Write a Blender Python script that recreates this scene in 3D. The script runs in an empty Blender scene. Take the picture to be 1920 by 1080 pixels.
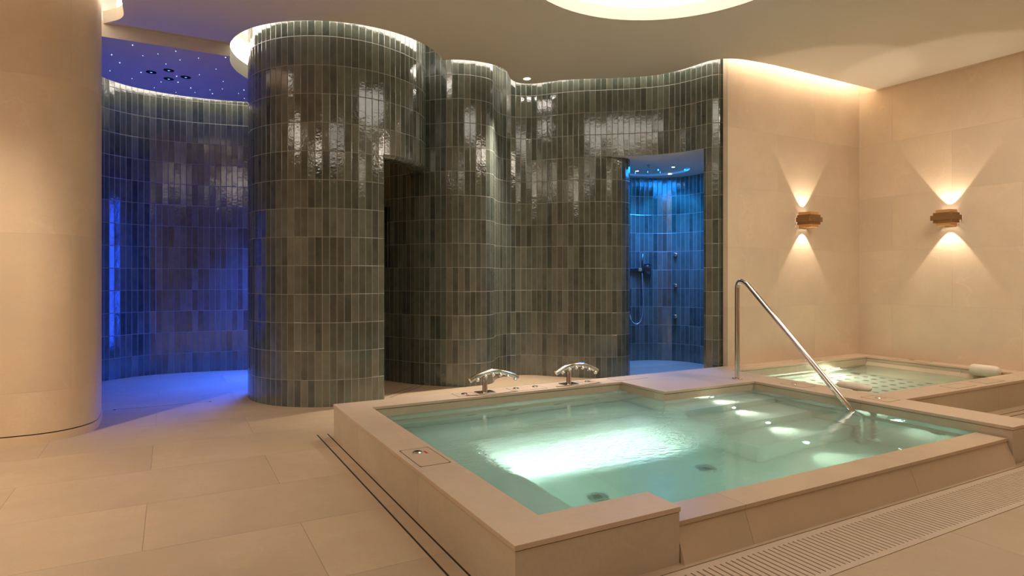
import bpy, bmesh, math, random
from mathutils import Vector, Matrix
random.seed(7)
PI = math.pi
scn = bpy.context.scene
COL = scn.collection

# ------------------------------------------------------------------ materials
def mat(name):
    m = bpy.data.materials.new(name); m.use_nodes = True
    nt = m.node_tree; nt.nodes.clear()
    return m, nt

class G:
    """small node-graph writer"""
    def __init__(s, nt): s.nt = nt
    def n(s, t, **k):
        x = s.nt.nodes.new(t)
        for a, b in k.items(): setattr(x, a, b)
        return x
    def l(s, a, b): s.nt.links.new(a, b)
    def put(s, sock, v):
        if isinstance(v, bpy.types.NodeSocket): s.l(v, sock)
        else: sock.default_value = v
    def m(s, op, a, b=None, c=None, clamp=False):
        x = s.n('ShaderNodeMath', operation=op, use_clamp=clamp)
        s.put(x.inputs[0], a)
        if b is not None: s.put(x.inputs[1], b)
        if c is not None: s.put(x.inputs[2], c)
        return x.outputs[0]
    def ramp(s, v, lo, hi, a=0.0, b=1.0):
        x = s.n('ShaderNodeMapRange'); x.interpolation_type = 'SMOOTHSTEP'
        s.put(x.inputs[0], v)
        for i, q in enumerate((lo, hi, a, b)): x.inputs[i + 1].default_value = q
        return x.outputs[0]
    def mix(s, f, a, b, mode='MIX'):
        x = s.n('ShaderNodeMix', data_type='RGBA', blend_type=mode)
        s.put(x.inputs[0], f); s.put(x.inputs[6], a); s.put(x.inputs[7], b)
        return x.outputs[2]
    def noise(s, vec, scale, detail=3.0, rough=.55):
        x = s.n('ShaderNodeTexNoise'); s.l(vec, x.inputs['Vector'])
        x.inputs['Scale'].default_value = scale; x.inputs['Detail'].default_value = detail
        x.inputs['Roughness'].default_value = rough
        return x.outputs[0]
    def comb(s, a, b, c=0.0):
        x = s.n('ShaderNodeCombineXYZ')
        s.put(x.inputs[0], a); s.put(x.inputs[1], b); s.put(x.inputs[2], c)
        return x.outputs[0]
    def sep(s, v):
        x = s.n('ShaderNodeSeparateXYZ'); s.l(v, x.inputs[0]); return x.outputs
    def bump(s, h, strength=1.0, dist=1.0):
        x = s.n('ShaderNodeBump'); s.l(h, x.inputs['Height'])
        x.inputs['Strength'].default_value = strength; x.inputs['Distance'].default_value = dist
        return x.outputs[0]
    def bsdf(s, col, rough, metal=0.0, normal=None, **k):
        x = s.n('ShaderNodeBsdfPrincipled')
        s.put(x.inputs['Base Color'], col); s.put(x.inputs['Roughness'], rough)
        x.inputs['Metallic'].default_value = metal
        if normal is not None: s.l(normal, x.inputs['Normal'])
        for a, b in k.items(): s.put(x.inputs[a.replace('_', ' ')], b)
        return x.outputs[0]
    def out(s, sh):
        x = s.n('ShaderNodeOutputMaterial'); s.l(sh, x.inputs[0])

def c4(r, g, b): return (r, g, b, 1.0)
def srgb(r, g, b):
    f = lambda v: (v / 255 / 12.92) if v / 255 <= .04045 else ((v / 255 + .055) / 1.055) ** 2.4
    return (f(r), f(g), f(b), 1.0)

def plain(name, col, rough=.5, metal=0.0, noise=0.0, **k):
    m, nt = mat(name); g = G(nt)
    tc = g.n('ShaderNodeTexCoord').outputs['Object']
    nz = g.noise(tc, 18.0)
    cc = g.mix(g.m('MULTIPLY', nz, noise), col, tuple(v * .55 for v in col[:3]) + (1,)) if noise else col
    nr = g.bump(g.m('MULTIPLY', g.noise(tc, 60.0), .0002)) if noise else None
    g.out(g.bsdf(cc, rough, metal, nr, **k)); return m

def emit(name, col, s):
    m, nt = mat(name); g = G(nt)
    e = g.n('ShaderNodeEmission'); e.inputs[0].default_value = col; e.inputs[1].default_value = s
    g.out(e.outputs[0]); return m

def stone(name, axes, base, size, off, joint=.0022, rough=.5, stagger=.5, jdark=.62, vein=.35, tint=.10):
    """limestone slabs; axes = which world axes carry the slab grid"""
    m, nt = mat(name); g = G(nt)
    pos = g.n('ShaderNodeNewGeometry').outputs['Position']
    s = g.sep(pos); a = s['XYZ'.index(axes[0])]; b = s['XYZ'.index(axes[1])]
    v = g.m('DIVIDE', g.m('SUBTRACT', b, off[1]), size[1])
    iv = g.m('FLOOR', v); fv = g.m('FRACT', v)
    u = g.m('ADD', g.m('DIVIDE', g.m('SUBTRACT', a, off[0]), size[0]), g.m('MULTIPLY', g.m('MODULO', g.m('ABSOLUTE', iv), 2.0), stagger))
    iu = g.m('FLOOR', u); fu = g.m('FRACT', u)
    du = g.m('MULTIPLY', g.m('MINIMUM', fu, g.m('SUBTRACT', 1.0, fu)), size[0])
    dv = g.m('MULTIPLY', g.m('MINIMUM', fv, g.m('SUBTRACT', 1.0, fv)), size[1])
    d = g.m('MINIMUM', du, dv)
    jm = g.ramp(d, joint * .35, joint, 1.0, 0.0)
    wn = g.n('ShaderNodeTexWhiteNoise'); g.l(g.comb(iu, iv, 3.7), wn.inputs['Vector'])
    rnd = g.sep(wn.outputs['Color'])
    shift = g.n('ShaderNodeVectorMath', operation='MULTIPLY_ADD')
    g.l(wn.outputs['Color'], shift.inputs[0]); shift.inputs[1].default_value = (9, 9, 9); g.l(pos, shift.inputs[2])
    P = shift.outputs[0]
    big = g.noise(P, 1.1, 4, .6); mid = g.noise(P, 6.0, 5, .65); fine = g.noise(P, 60.0, 3, .6)
    dk = tuple(x * (.88 if 'limestone' in name else .84) for x in base[:3]) + (1,); lt = tuple(min(1, x * 1.07) for x in base[:3]) + (1,)
    col = g.mix(g.ramp(big, .3, .72), dk, lt)
    col = g.mix(g.m('MULTIPLY', g.ramp(mid, .35, .75), .5), col, tuple(min(1, x * q) for x, q in zip(base[:3], (1.02, .93, .84))) + (1,))
    col = g.mix(g.m('MULTIPLY', g.ramp(fine, .3, .7), .26), col, dk)
    col = g.mix(g.m('MULTIPLY', rnd[0], tint), col, tuple(x * .6 for x in base[:3]) + (1,))
    # pale hairline veins
    wob = g.n('ShaderNodeVectorMath', operation='MULTIPLY_ADD')
    nn = g.n('ShaderNodeTexNoise'); g.l(P, nn.inputs['Vector']); nn.inputs['Scale'].default_value = 1.7; nn.inputs['Detail'].default_value = 5
    g.l(nn.outputs['Color'], wob.inputs[0]); wob.inputs[1].default_value = (1.6, 1.6, 1.6); g.l(P, wob.inputs[2])
    vo = g.n('ShaderNodeTexVoronoi', feature='DISTANCE_TO_EDGE'); g.l(wob.outputs[0], vo.inputs['Vector']); vo.inputs['Scale'].default_value = .9
    vm = g.m('MULTIPLY', g.ramp(vo.outputs['Distance'], .0, .022, 1.0, 0.0), g.ramp(g.noise(P, 2.3), .5, .66))
    col = g.mix(g.m('MULTIPLY', vm, vein), col, tuple(min(1, x * 1.5) for x in base[:3]) + (1,))
    col = g.mix(g.m('MULTIPLY', jm, jdark), col, tuple(x * .35 for x in base[:3]) + (1,))
    h = g.m('ADD', g.m('MULTIPLY', jm, -.0010), g.m('MULTIPLY', fine, .0003))
    h = g.m('ADD', h, g.m('MULTIPLY', mid, .0008 if rough > .3 else .0001))
    g.out(g.bsdf(col, g.ramp(mid, .2, .8, rough - .06, rough + .1), 0, g.bump(h)))
    return m

def glazed(name, dark=(.042, .057, .047), light=(.175, .196, .152), warm=(.180, .164, .106)):
    """hand-glazed stacked finger tiles, uv in metres"""
    m, nt = mat(name); g = G(nt)
    uv = g.sep(g.n('ShaderNodeUVMap').outputs[0])
    W, H = .0605, .243
    U = g.m('DIVIDE', uv[0], W); V = g.m('DIVIDE', g.m('SUBTRACT', uv[1], .2275), H)
    iu, fu = g.m('FLOOR', U), g.m('FRACT', U); iv, fv = g.m('FLOOR', V), g.m('FRACT', V)
    wn = g.n('ShaderNodeTexWhiteNoise'); g.l(g.comb(iu, iv, 1.3), wn.inputs['Vector'])
    wn2 = g.n('ShaderNodeTexWhiteNoise'); g.l(g.comb(iu, iv, 8.9), wn2.inputs['Vector'])
    r = g.sep(wn.outputs['Color']); q = g.sep(wn2.outputs['Color'])
    dd = lambda f, s: g.m('MULTIPLY', g.m('MINIMUM', f, g.m('SUBTRACT', 1.0, f)), s)
    d = g.m('MINIMUM', dd(fu, W), dd(fv, H))
    grout = g.ramp(d, .0010, .0019, 1.0, 0.0)
    local = g.comb(g.m('ADD', uv[0], g.m('MULTIPLY', r[0], 5.0)), g.m('ADD', uv[1], g.m('MULTIPLY', r[1], 5.0)), q[2])
    n1 = g.noise(local, 9.0, 3); n2 = g.noise(local, 42.0, 3, .6); n3 = g.noise(local, 120.0, 2)
    tone = g.m('ADD', g.m('ADD', g.m('MULTIPLY', g.m('POWER', r[2], 1.1), .62), .06), g.m('MULTIPLY', g.m('SUBTRACT', n1, .5), .75), clamp=True)
    edge = g.ramp(d, .002, .012, 1.0, 0.0)
    tone = g.m('ADD', tone, g.m('MULTIPLY', edge, .10), clamp=True)
    col = g.mix(tone, c4(*dark), c4(*light))
    col = g.mix(g.m('MULTIPLY', g.ramp(q[0], .45, 1.0), .4), col, g.mix(tone, c4(*[x * .9 for x in dark]), c4(*warm)))
    col = g.mix(g.m('MULTIPLY', g.ramp(n3, .45, .8), .15), col, c4(*light))
    col = g.mix(grout, col, c4(.36, .33, .27))
    h = g.m('MULTIPLY', g.ramp(d, .0008, .0045), .0011)
    h = g.m('ADD', h, g.m('MULTIPLY', g.m('MULTIPLY', g.m('SUBTRACT', q[1], .5), g.m('SUBTRACT', fu, .5)), W * .030))
    h = g.m('ADD', h, g.m('MULTIPLY', g.m('MULTIPLY', g.m('SUBTRACT', q[2], .5), g.m('SUBTRACT', fv, .5)), H * .022))
    h = g.m('ADD', h, g.m('MULTIPLY', n2, .00075)); h = g.m('ADD', h, g.m('MULTIPLY', n1, .0016))
    h = g.m('ADD', h, g.m('MULTIPLY', n3, .00018))
    rough = g.m('ADD', g.m('MULTIPLY', grout, .7), g.ramp(n2, .3, .8, .035, .10))
    g.out(g.bsdf(col, rough, 0, g.bump(h), IOR=1.9))
    return m

STONE = (.66, .525, .395, 1)
M = {}
M['floor'] = stone('floor_stone', 'XY', (.505, .375, .245, 1), (1.22, .6), (-.71, 3.5), rough=.42, vein=.10, jdark=.45)
M['wallback'] = stone('limestone_far', 'XZ', (.76, .61, .45, 1), (1.2, .6), (5.0, .2), joint=.0014, rough=.45, jdark=.17, vein=.14, tint=.04)
M['wallright'] = stone('limestone_right', 'YZ', (.76, .61, .45, 1), (1.2, .6), (1.6, .2), joint=.0014, rough=.45, jdark=.17, vein=.14, tint=.04)
M['block'] = stone('limestone_block', 'XZ', (.74, .57, .39, 1), (.9, 1.05), (.3, .34), joint=.0012, rough=.5, jdark=.06, vein=.14, tint=.0)
M['rim'] = stone('limestone_rim', 'XY', (.63, .485, .355, 1), (1.9, 9.0), (.17, -3), joint=.0012, rough=.45, jdark=.2, vein=.15)
M['ledge'] = stone('limestone_ledge', 'XY', (.60, .455, .31, 1), (1.214, 9.0), (2.106, -3), joint=.0024, rough=.34, jdark=.6, vein=.0)
M['basin'] = stone('limestone_basin', 'XY', (.60, .61, .55, 1), (1.08, 9.0), (.14, -3), joint=.0022, rough=.45, jdark=.5, vein=.15)
M['basinY'] = stone('limestone_side', 'YX', (.57, .48, .35, 1), (1.05, 9.0), (.60, -3), joint=.0022, rough=.45, jdark=.5, vein=.15)
M['tile'] = glazed('glazed_green_tile')
M['plaster'] = plain('smooth_plaster', (.80, .73, .63, 1), .85, noise=.06)
M['white'] = plain('white_plaster', (.86, .83, .78, 1), .8, noise=.03)
M['steel'] = plain('polished_steel', (.74, .70, .66, 1), .10, 1.0)
M['darksteel'] = plain('dark_metal', (.16, .16, .17, 1), .3, 1.0)
M['brass'] = plain('bronzed_brass', (.30, .165, .07, 1), .45, .6)
M['brassin'] = plain('warm_brass', (.70, .40, .16, 1), .4, .5)
M['gap'] = plain('dark_gap', (.02, .016, .012, 1), .9)
M['coverstone'] = plain('cover_stone', (.60, .455, .32, 1), .45, noise=.12)
M['grate'] = plain('grating_stone', (.56, .43, .31, 1), .5, noise=.15)
M['frame'] = plain('cover_frame', (.12, .09, .065, 1), .5, .4)
M['red'] = plain('red_label', (.60, .035, .03, 1), .5)
M['pillow'] = plain('cream_vinyl', (.80, .70, .56, 1), .45, noise=.04)
M['grayjet'] = plain('jet_metal', (.30, .32, .30, 1), .3, .8)
M['hole'] = plain('air_hole', (.11, .10, .07, 1), .8)
M['hose'] = plain('steel_hose', (.75, .77, .8, 1), .25, .8)
M['disc'] = emit('ceiling_diffuser', (1, .91, .79, 1), 2.8)
M['cove'] = emit('cove_led', (1, .82, .62, 1), 13.0)
M['covesoft'] = emit('cove_led_soft', (1, .90, .78, 1), 9.0)
M['lamp'] = emit('spot_led', (1, .92, .80, 1), 40.0)
M['bluelamp'] = emit('blue_led', (.12, .30, 1, 1), 5.0)
M['star'] = emit('star_led', (.55, .85, 1, 1), 2.2)
M['coollamp'] = emit('cool_led', (.60, .78, 1, 1), 30.0)
M['waterlamp'] = emit('underwater_led', (.92, 1, .97, 1), 45.0)

def water(name, tint, turb, dens):
    m, nt = mat(name); g = G(nt)
    pos = g.n('ShaderNodeNewGeometry').outputs['Position']
    mp = g.n('ShaderNodeMapping'); g.l(pos, mp.inputs[0]); mp.inputs['Scale'].default_value = (1, 1.9, 1); mp.inputs['Rotation'].default_value = (0, 0, .35)
    a = g.noise(mp.outputs[0], 3.2, 2); b = g.noise(mp.outputs[0], 17.0, 4, .6)
    if turb:
        s = g.sep(pos)
        dx = g.m('DIVIDE', g.m('SUBTRACT', s[0], 2.25), .95); dy = g.m('DIVIDE', g.m('SUBTRACT', s[1], 3.0), .45)
        rr = g.m('ADD', g.m('MULTIPLY', dx, dx), g.m('MULTIPLY', dy, dy))
        act = g.ramp(rr, .1, 1.7, 1.0, .045)
        h = g.m('ADD', g.m('MULTIPLY', a, .0035), g.m('MULTIPLY', g.m('MULTIPLY', b, act), .018))
    else:
        h = g.m('ADD', g.m('MULTIPLY', a, .002), g.m('MULTIPLY', b, .0006))
    nr = g.bump(h)
    rf = g.n('ShaderNodeBsdfRefraction'); rf.inputs['Color'].default_value = tint; rf.inputs['IOR'].default_value = 1.33
    rf.inputs['Roughness'].default_value = .03 if turb else .02; g.l(nr, rf.inputs['Normal'])
    df = g.n('ShaderNodeBsdfDiffuse'); df.inputs[0].default_value = (.50, .66, .56, 1)
    tl = g.n('ShaderNodeBsdfTranslucent'); tl.inputs[0].default_value = (.60, .88, .76, 1)
    s1 = g.n('ShaderNodeMixShader'); s1.inputs[0].default_value = .42; g.l(df.outputs[0], s1.inputs[1]); g.l(tl.outputs[0], s1.inputs[2])
    s2 = g.n('ShaderNodeMixShader'); s2.inputs[0].default_value = .28 if turb else .13; g.l(rf.outputs[0], s2.inputs[1]); g.l(s1.outputs[0], s2.inputs[2])
    gl = g.n('ShaderNodeBsdfGlossy'); gl.inputs['Roughness'].default_value = .06; g.l(nr, gl.inputs['Normal'])
    fr = g.n('ShaderNodeFresnel'); fr.inputs['IOR'].default_value = 1.33; g.l(nr, fr.inputs['Normal'])
    s3 = g.n('ShaderNodeMixShader'); g.l(fr.outputs[0], s3.inputs[0]); g.l(s2.outputs[0], s3.inputs[1]); g.l(gl.outputs[0], s3.inputs[2])
    g.out(s3.outputs[0])
    va = g.n('ShaderNodeVolumeAbsorption'); va.inputs[0].default_value = (.62, .93, .88, 1); va.inputs[1].default_value = dens
    g.l(va.outputs[0], [n for n in nt.nodes if n.type == 'OUTPUT_MATERIAL'][0].inputs['Volume']); return m
M['water'] = water('milky_green_water', (.88, .97, .94, 1), True, .75)
M['water2'] = water('clear_green_water', (.93, .97, .90, 1), False, .25)

# ------------------------------------------------------------------ object helpers
def link(name, me, m, parent=None, smooth=False):
    o = bpy.data.objects.new(name, me); COL.objects.link(o)
    ms = m if isinstance(m, (list, tuple)) else [m]
    for x in ms: me.materials.append(x)
    if parent is not None: o.parent = parent
    if smooth:
        for p in me.polygons: p.use_smooth = True
    return o
def bobj(name, bm, m, parent=None, smooth=False, bevel=0, autosmooth=False):
    me = bpy.data.meshes.new(name); bmesh.ops.recalc_face_normals(bm, faces=bm.faces[:]); bm.to_mesh(me); bm.free()
    o = link(name, me, m, parent, smooth)
    if bevel:
        b = o.modifiers.new('bevel', 'BEVEL'); b.width = bevel; b.segments = 2; b.limit_method = 'ANGLE'
    if autosmooth and smooth:
        try: me.set_sharp_from_angle(angle=math.radians(40))
        except Exception: pass
    return o
def tag(o, label=None, cat=None, group=None, kind=None):
    for k, v in (('label', label), ('category', cat), ('group', group), ('kind', kind)):
        if v: o[k] = v
    return o
def thing(name, loc, label, cat, rz=0, group=None):
    o = bpy.data.objects.new(name, None); COL.objects.link(o); o.location = loc; o.rotation_euler = (0, 0, rz)
    o.empty_display_size = .05
    return tag(o, label, cat, group)
def copy_tree(o, parent=None):
    c = o.copy(); COL.objects.link(c); c.parent = parent
    for ch in list(o.children): copy_tree(ch, c)
    return c
def box(bm, x0, x1, y0, y1, z0, z1, mi=0):
    v = [bm.verts.new(p) for p in ((x0,y0,z0),(x1,y0,z0),(x1,y1,z0),(x0,y1,z0),(x0,y0,z1),(x1,y0,z1),(x1,y1,z1),(x0,y1,z1))]
    for f in ((3,2,1,0),(4,5,6,7),(0,1,5,4),(1,2,6,5),(2,3,7,6),(3,0,4,7)):
        fc = bm.faces.new([v[i] for i in f]); fc.material_index = mi
def boxo(name, b, m, parent=None, bevel=0):
    bm = bmesh.new(); box(bm, *b); return bobj(name, bm, m, parent, bevel=bevel)
def lathe(bm, prof, seg=32, c=(0,0,0), axis='Z', mi=0):
    rings = []
    for r, z in prof:
        ring = []
        for i in range(seg):
            a = 2 * PI * i / seg
            p = (r * math.cos(a), r * math.sin(a), z)
            if axis == 'Y': p = (p[0], p[2], p[1])
            if axis == 'X': p = (p[2], p[0], p[1])
            ring.append(bm.verts.new((p[0]+c[0], p[1]+c[1], p[2]+c[2])))
        rings.append(ring)
    for A, B in zip(rings, rings[1:]):
        for i in range(seg):
            j = (i + 1) % seg; f = bm.faces.new((A[i], A[j], B[j], B[i])); f.material_index = mi
    for ring in (rings[0], rings[-1]):
        f = bm.faces.new(ring); f.material_index = mi
    return rings
def tube(bm, pts, r, seg=16, cap=True):
    pts = [Vector(p) for p in pts]; n = len(pts); rings = []
    t0 = (pts[1] - pts[0]).normalized(); up = Vector((0, 0, 1)) if abs(t0.z) < .9 else Vector((1, 0, 0))
    nrm = t0.cross(up).normalized()
    for i, p in enumerate(pts):
        t = ((pts[min(i+1, n-1)] - pts[max(i-1, 0)])).normalized()
        nrm = (nrm - t * nrm.dot(t)).normalized(); b = t.cross(nrm)
        rr = r[i] if isinstance(r, (list, tuple)) else r
        rings.append([bm.verts.new(p + (nrm * math.cos(2*PI*k/seg) + b * math.sin(2*PI*k/seg)) * rr) for k in range(seg)])
    for A, B in zip(rings, rings[1:]):
        for k in range(seg): bm.faces.new((A[k], A[(k+1) % seg], B[(k+1) % seg], B[k]))
    if cap: bm.faces.new(rings[0]); bm.faces.new(rings[-1])
def catmull(P, step=.02, closed=False):
    P = [Vector(p) for p in P]; n = len(P); out = []
    for i in range(n if closed else n - 1):
        a, b, c, d = (P[(i-1) % n], P[i], P[(i+1) % n], P[(i+2) % n]) if closed else (P[max(i-1,0)], P[i], P[i+1], P[min(i+2,n-1)])
        k = max(2, int((c - b).length / step))
        for j in range(k):
            t = j / k
            out.append(.5 * ((2*b) + (-a + c) * t + (2*a - 5*b + 4*c - d) * t*t + (-a + 3*b - 3*c + d) * t**3))
    if not closed: out.append(P[-1])
    return out
def arc(cx, cy, r, a0, a1, n=24):
    return [(cx + r * math.cos(math.radians(a0 + (a1-a0)*i/n)), cy + r * math.sin(math.radians(a0 + (a1-a0)*i/n))) for i in range(n+1)]
def filled(name, loops, z0, z1, m, parent=None, bevel=0):
    cu = bpy.data.curves.new(name + '_outline', 'CURVE'); cu.dimensions = '2D'; cu.fill_mode = 'BOTH'; cu.extrude = (z1 - z0) / 2
    for L in loops:
        s = cu.splines.new('POLY'); s.points.add(len(L) - 1); s.use_cyclic_u = True
        for p, q in zip(s.points, L): p.co = (q[0], q[1], 0, 1)
    o = bpy.data.objects.new('outline_source', cu); COL.objects.link(o)
    bpy.context.view_layer.update()
    me = bpy.data.meshes.new_from_object(o.evaluated_get(bpy.context.evaluated_depsgraph_get()))
    bpy.data.objects.remove(o); bpy.data.curves.remove(cu)
    for v in me.vertices: v.co.z += (z0 + z1) / 2
    me.materials.clear(); me.name = name
    bm = bmesh.new(); bm.from_mesh(me); bmesh.ops.remove_doubles(bm, verts=bm.verts[:], dist=1e-5)
    bmesh.ops.recalc_face_normals(bm, faces=bm.faces[:]); bm.to_mesh(me); bm.free()
    for p in me.polygons: p.use_smooth = False; p.material_index = 0
    o = link(name, me, m, parent)
    if bevel:
        b = o.modifiers.new('bevel', 'BEVEL'); b.width = bevel; b.segments = 2; b.limit_method = 'ANGLE'; b.angle_limit = math.radians(50)
    return o
def inset(L, d):
    """inset a closed polygon by d (works for either winding)"""
    A = sum(L[i][0]*L[(i+1)%len(L)][1] - L[(i+1)%len(L)][0]*L[i][1] for i in range(len(L)))
    sgn = 1 if A > 0 else -1; out = []
    for i in range(len(L)):
        p0, p1, p2 = Vector(L[i-1][:2]), Vector(L[i][:2]), Vector(L[(i+1) % len(L)][:2])
        e1, e2 = (p1-p0).normalized(), (p2-p1).normalized()
        n1, n2 = Vector((-e1.y, e1.x))*sgn, Vector((-e2.y, e2.x))*sgn
        b = (n1+n2); b = b / max(b.length_squared, .2) * 2
        out.append((p1.x + b.x*d, p1.y + b.y*d))
    return out
def facet(pts, s0=0.0, w=.0605):
    """resample a plan line at the tile joints so that every tile is flat"""
    P = [(p[0], p[1]) for p in pts]; out = [P[0]]; s = s0; nxt = (math.floor(s0 / w + 1e-6) + 1) * w
    for a, b in zip(P, P[1:]):
        L = math.hypot(b[0]-a[0], b[1]-a[1])
        while s + L >= nxt - 1e-9:
            t = (nxt - s) / L if L else 0
            out.append((a[0]+(b[0]-a[0])*t, a[1]+(b[1]-a[1])*t)); nxt += w
        s += L
    if math.hypot(out[-1][0]-P[-1][0], out[-1][1]-P[-1][1]) > 1e-4: out.append(P[-1])
    return out
def strip(bm, pts, z0, z1, s0=0.0, nz=1, skip=None, zs=None, smooth=False):
    """vertical sheet along a plan polyline, uv = (arc length, height)"""
    uvl = bm.loops.layers.uv.verify()
    zs = zs or [z0 + (z1-z0)*i/nz for i in range(nz+1)]
    s = [s0]
    for a, b in zip(pts, pts[1:]): s.append(s[-1] + math.hypot(b[0]-a[0], b[1]-a[1]))
    V = [[bm.verts.new((p[0], p[1], z)) for z in zs] for p in pts]
    for i in range(len(pts)-1):
        for j in range(len(zs)-1):
            if skip and skip((s[i]+s[i+1])/2, (zs[j]+zs[j+1])/2, pts[i]): continue
            f = bm.faces.new((V[i][j], V[i+1][j], V[i+1][j+1], V[i][j+1]))
            for lp, (ii, jj) in zip(f.loops, ((i,j),(i+1,j),(i+1,j+1),(i,j+1))): lp[uvl].uv = (s[ii], zs[jj])
            f.smooth = smooth
    return s[-1]
def flat_uv(bm, quad, uvs):
    uvl = bm.loops.layers.uv.verify(); f = bm.faces.new([bm.verts.new(p) for p in quad])
    for lp, uv in zip(f.loops, uvs): lp[uvl].uv = uv
    return f
def offset_line(pts, d):
    out = []
    for i in range(len(pts)):
        a = Vector(pts[max(i-1,0)][:2]); b = Vector(pts[min(i+1,len(pts)-1)][:2]); t = (b-a).normalized()
        out.append((pts[i][0] - t.y*d, pts[i][1] + t.x*d))
    return out
def keep(bm, name, m, parent=None):
    me = bpy.data.meshes.new(name); bm.to_mesh(me); bm.free(); return link(name, me, m, parent)
def area(name, loc, target, size, power, col, sizey=None, spread=180):
    L = bpy.data.lights.new(name, 'AREA'); L.energy = power; L.color = col; L.size = size; L.spread = math.radians(spread)
    if sizey: L.shape = 'RECTANGLE'; L.size_y = sizey
    o = bpy.data.objects.new(name, L); COL.objects.link(o); o.location = loc
    o.rotation_euler = (Vector(target) - Vector(loc)).to_track_quat('-Z', 'Y').to_euler(); return o
def spot(name, loc, target, power, col, angle=60, blend=.3, rad=.02):
    L = bpy.data.lights.new(name, 'SPOT'); L.energy = power; L.color = col; L.spot_size = math.radians(angle); L.spot_blend = blend; L.shadow_soft_size = rad
    o = bpy.data.objects.new(name, L); COL.objects.link(o); o.location = loc
    o.rotation_euler = (Vector(target) - Vector(loc)).to_track_quat('-Z', 'Y').to_euler(); return o

CZ, TOP = 3.22, 3.50        # ceiling height, height the walls run up to inside the light coves

# ------------------------------------------------------------------ floor
def rect(x0, x1, y0, y1): return [(x0,y0),(x1,y0),(x1,y1),(x0,y1)]
floor = filled('floor', [rect(-5, 7.3, -4, 9.2), rect(1.21, 4.32, 1.99, 4.13), rect(4.70, 6.78, 2.80, 4.15),
                         rect(1.05, 6.98, 1.44, 1.745), rect(.893, .901, 1.2, 4.46), rect(.962, .970, 1.2, 4.44)], -.06, 0, M['floor'])
tag(floor, kind='structure')
# the stone wall with a rounded end on the left
blk = [(-5,5.125),(-.83,5.125)] + arc(-.83, 5.485, .36, -90, 0, 14)[1:] + arc(-.83, 5.75, .36, 0, 90, 14) + [(-5,6.11)]
w = filled('wall_left', [blk], .062, TOP, M['block']); tag(w, kind='structure')
for p in w.data.polygons: p.use_smooth = True
w.data.set_sharp_from_angle(angle=.6)
b = filled('baseboard_left', [inset(blk, -.004)], 0, .054, M['block']); tag(b, kind='structure')
for p in b.data.polygons: p.use_smooth = True
b.data.set_sharp_from_angle(angle=.6)
t = filled('trim_1', [inset(blk, .008)], .04, .075, M['gap']); tag(t, kind='structure')
# stone walls by the pools
w = boxo('wall_far', (4.853, 7.2, 4.38, 4.44, 0, TOP), M['wallback']); tag(w, kind='structure')
w = boxo('wall_right', (7.0, 7.2, -4, 4.38, 0, TOP), M['wallright']); tag(w, kind='structure')
w = boxo('wall_near', (-5, 7.2, -4.2, -4, 0, TOP), M['wallback']); tag(w, kind='structure')
w = boxo('wall_side', (-5.2, -5, -4, 9, 0, TOP), M['wallright']); tag(w, kind='structure')

# ------------------------------------------------------------------ glazed tile walls
serp = [(1.50,7.75),(1.62,7.35),(1.79,6.95),(1.985,6.51),(2.088,6.309),(2.19,6.095),(2.263,5.99),(2.345,5.895),(2.43,5.810),(2.525,5.742),(2.64,5.702),(2.76,5.697),(2.865,5.712),
        (2.950,5.775),(3.020,5.88),(3.10,5.985),(3.20,6.06),(3.30,6.095),(3.40,6.095),(3.49,6.065),(3.59,6.00),(3.668,5.905),(3.737,5.81),(3.81,5.73),(3.895,5.642),(3.99,5.56),(4.09,5.492)]
low_end = [(4.195,5.44),(4.31,5.408),(4.41,5.412),(4.485,5.445),(4.535,5.50),(4.555,5.58),(4.557,5.70)]
high_end = [(4.20,5.408),(4.355,5.288),(4.52,5.135),(4.655,4.955),(4.722,4.78),(4.762,4.61),(4.785,4.53),(4.83,4.475),(4.90,4.455),(5.0,4.45)]
S = catmull([(x,y,0) for x,y in serp]); NS = len(S)
LOW = catmull([(x,y,0) for x,y in serp + low_end]); HIGH = catmull([(x,y,0) for x,y in serp + high_end])
bm = bmesh.new()
LZ = 2.4145
niche = lambda s, z, p: p[1] > 6.43 and p[1] < 6.66 and 1.199 < z < 1.85
zs = [0, .6, 1.199, 1.85, LZ]
strip(bm, facet(LOW), 0, LZ, zs=zs, skip=niche)
strip(bm, facet(HIGH), LZ, TOP)
# right post beside the stone wall, below the lintel line
k0 = min(range(len(HIGH)), key=lambda i: (HIGH[i].x-4.765)**2 + (HIGH[i].y-4.60)**2)
slen = sum((HIGH[i+1]-HIGH[i]).length for i in range(k0))
strip(bm, facet(HIGH[k0:], slen), 0, LZ, s0=slen)
pj = HIGH[k0]
strip(bm, [pj, (pj.x+.05, pj.y+.035), (pj.x+.11, pj.y+.07)], 0, LZ, s0=0.01)
# the dark niche behind the opening
na = [p for p in LOW if 6.43 < p.y < 6.66]
nb = offset_line(na, .14)
strip(bm, [(na[0].x, na[0].y), nb[0]], 1.199, 1.85); strip(bm, [(q[0],q[1]) for q in nb], 1.199, 1.85); strip(bm, [nb[-1], (na[-1].x, na[-1].y)], 1.199, 1.85)
for z in (1.199, 1.85):
    for i in range(len(na)-1):
        flat_uv(bm, [(na[i].x,na[i].y,z),(na[i+1].x,na[i+1].y,z),(nb[i+1][0],nb[i+1][1],z),(nb[i][0],nb[i][1],z)], [(0.01,.3)]*4)
w = keep(bm, 'wall_back', M['tile']); tag(w, kind='structure')

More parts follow.
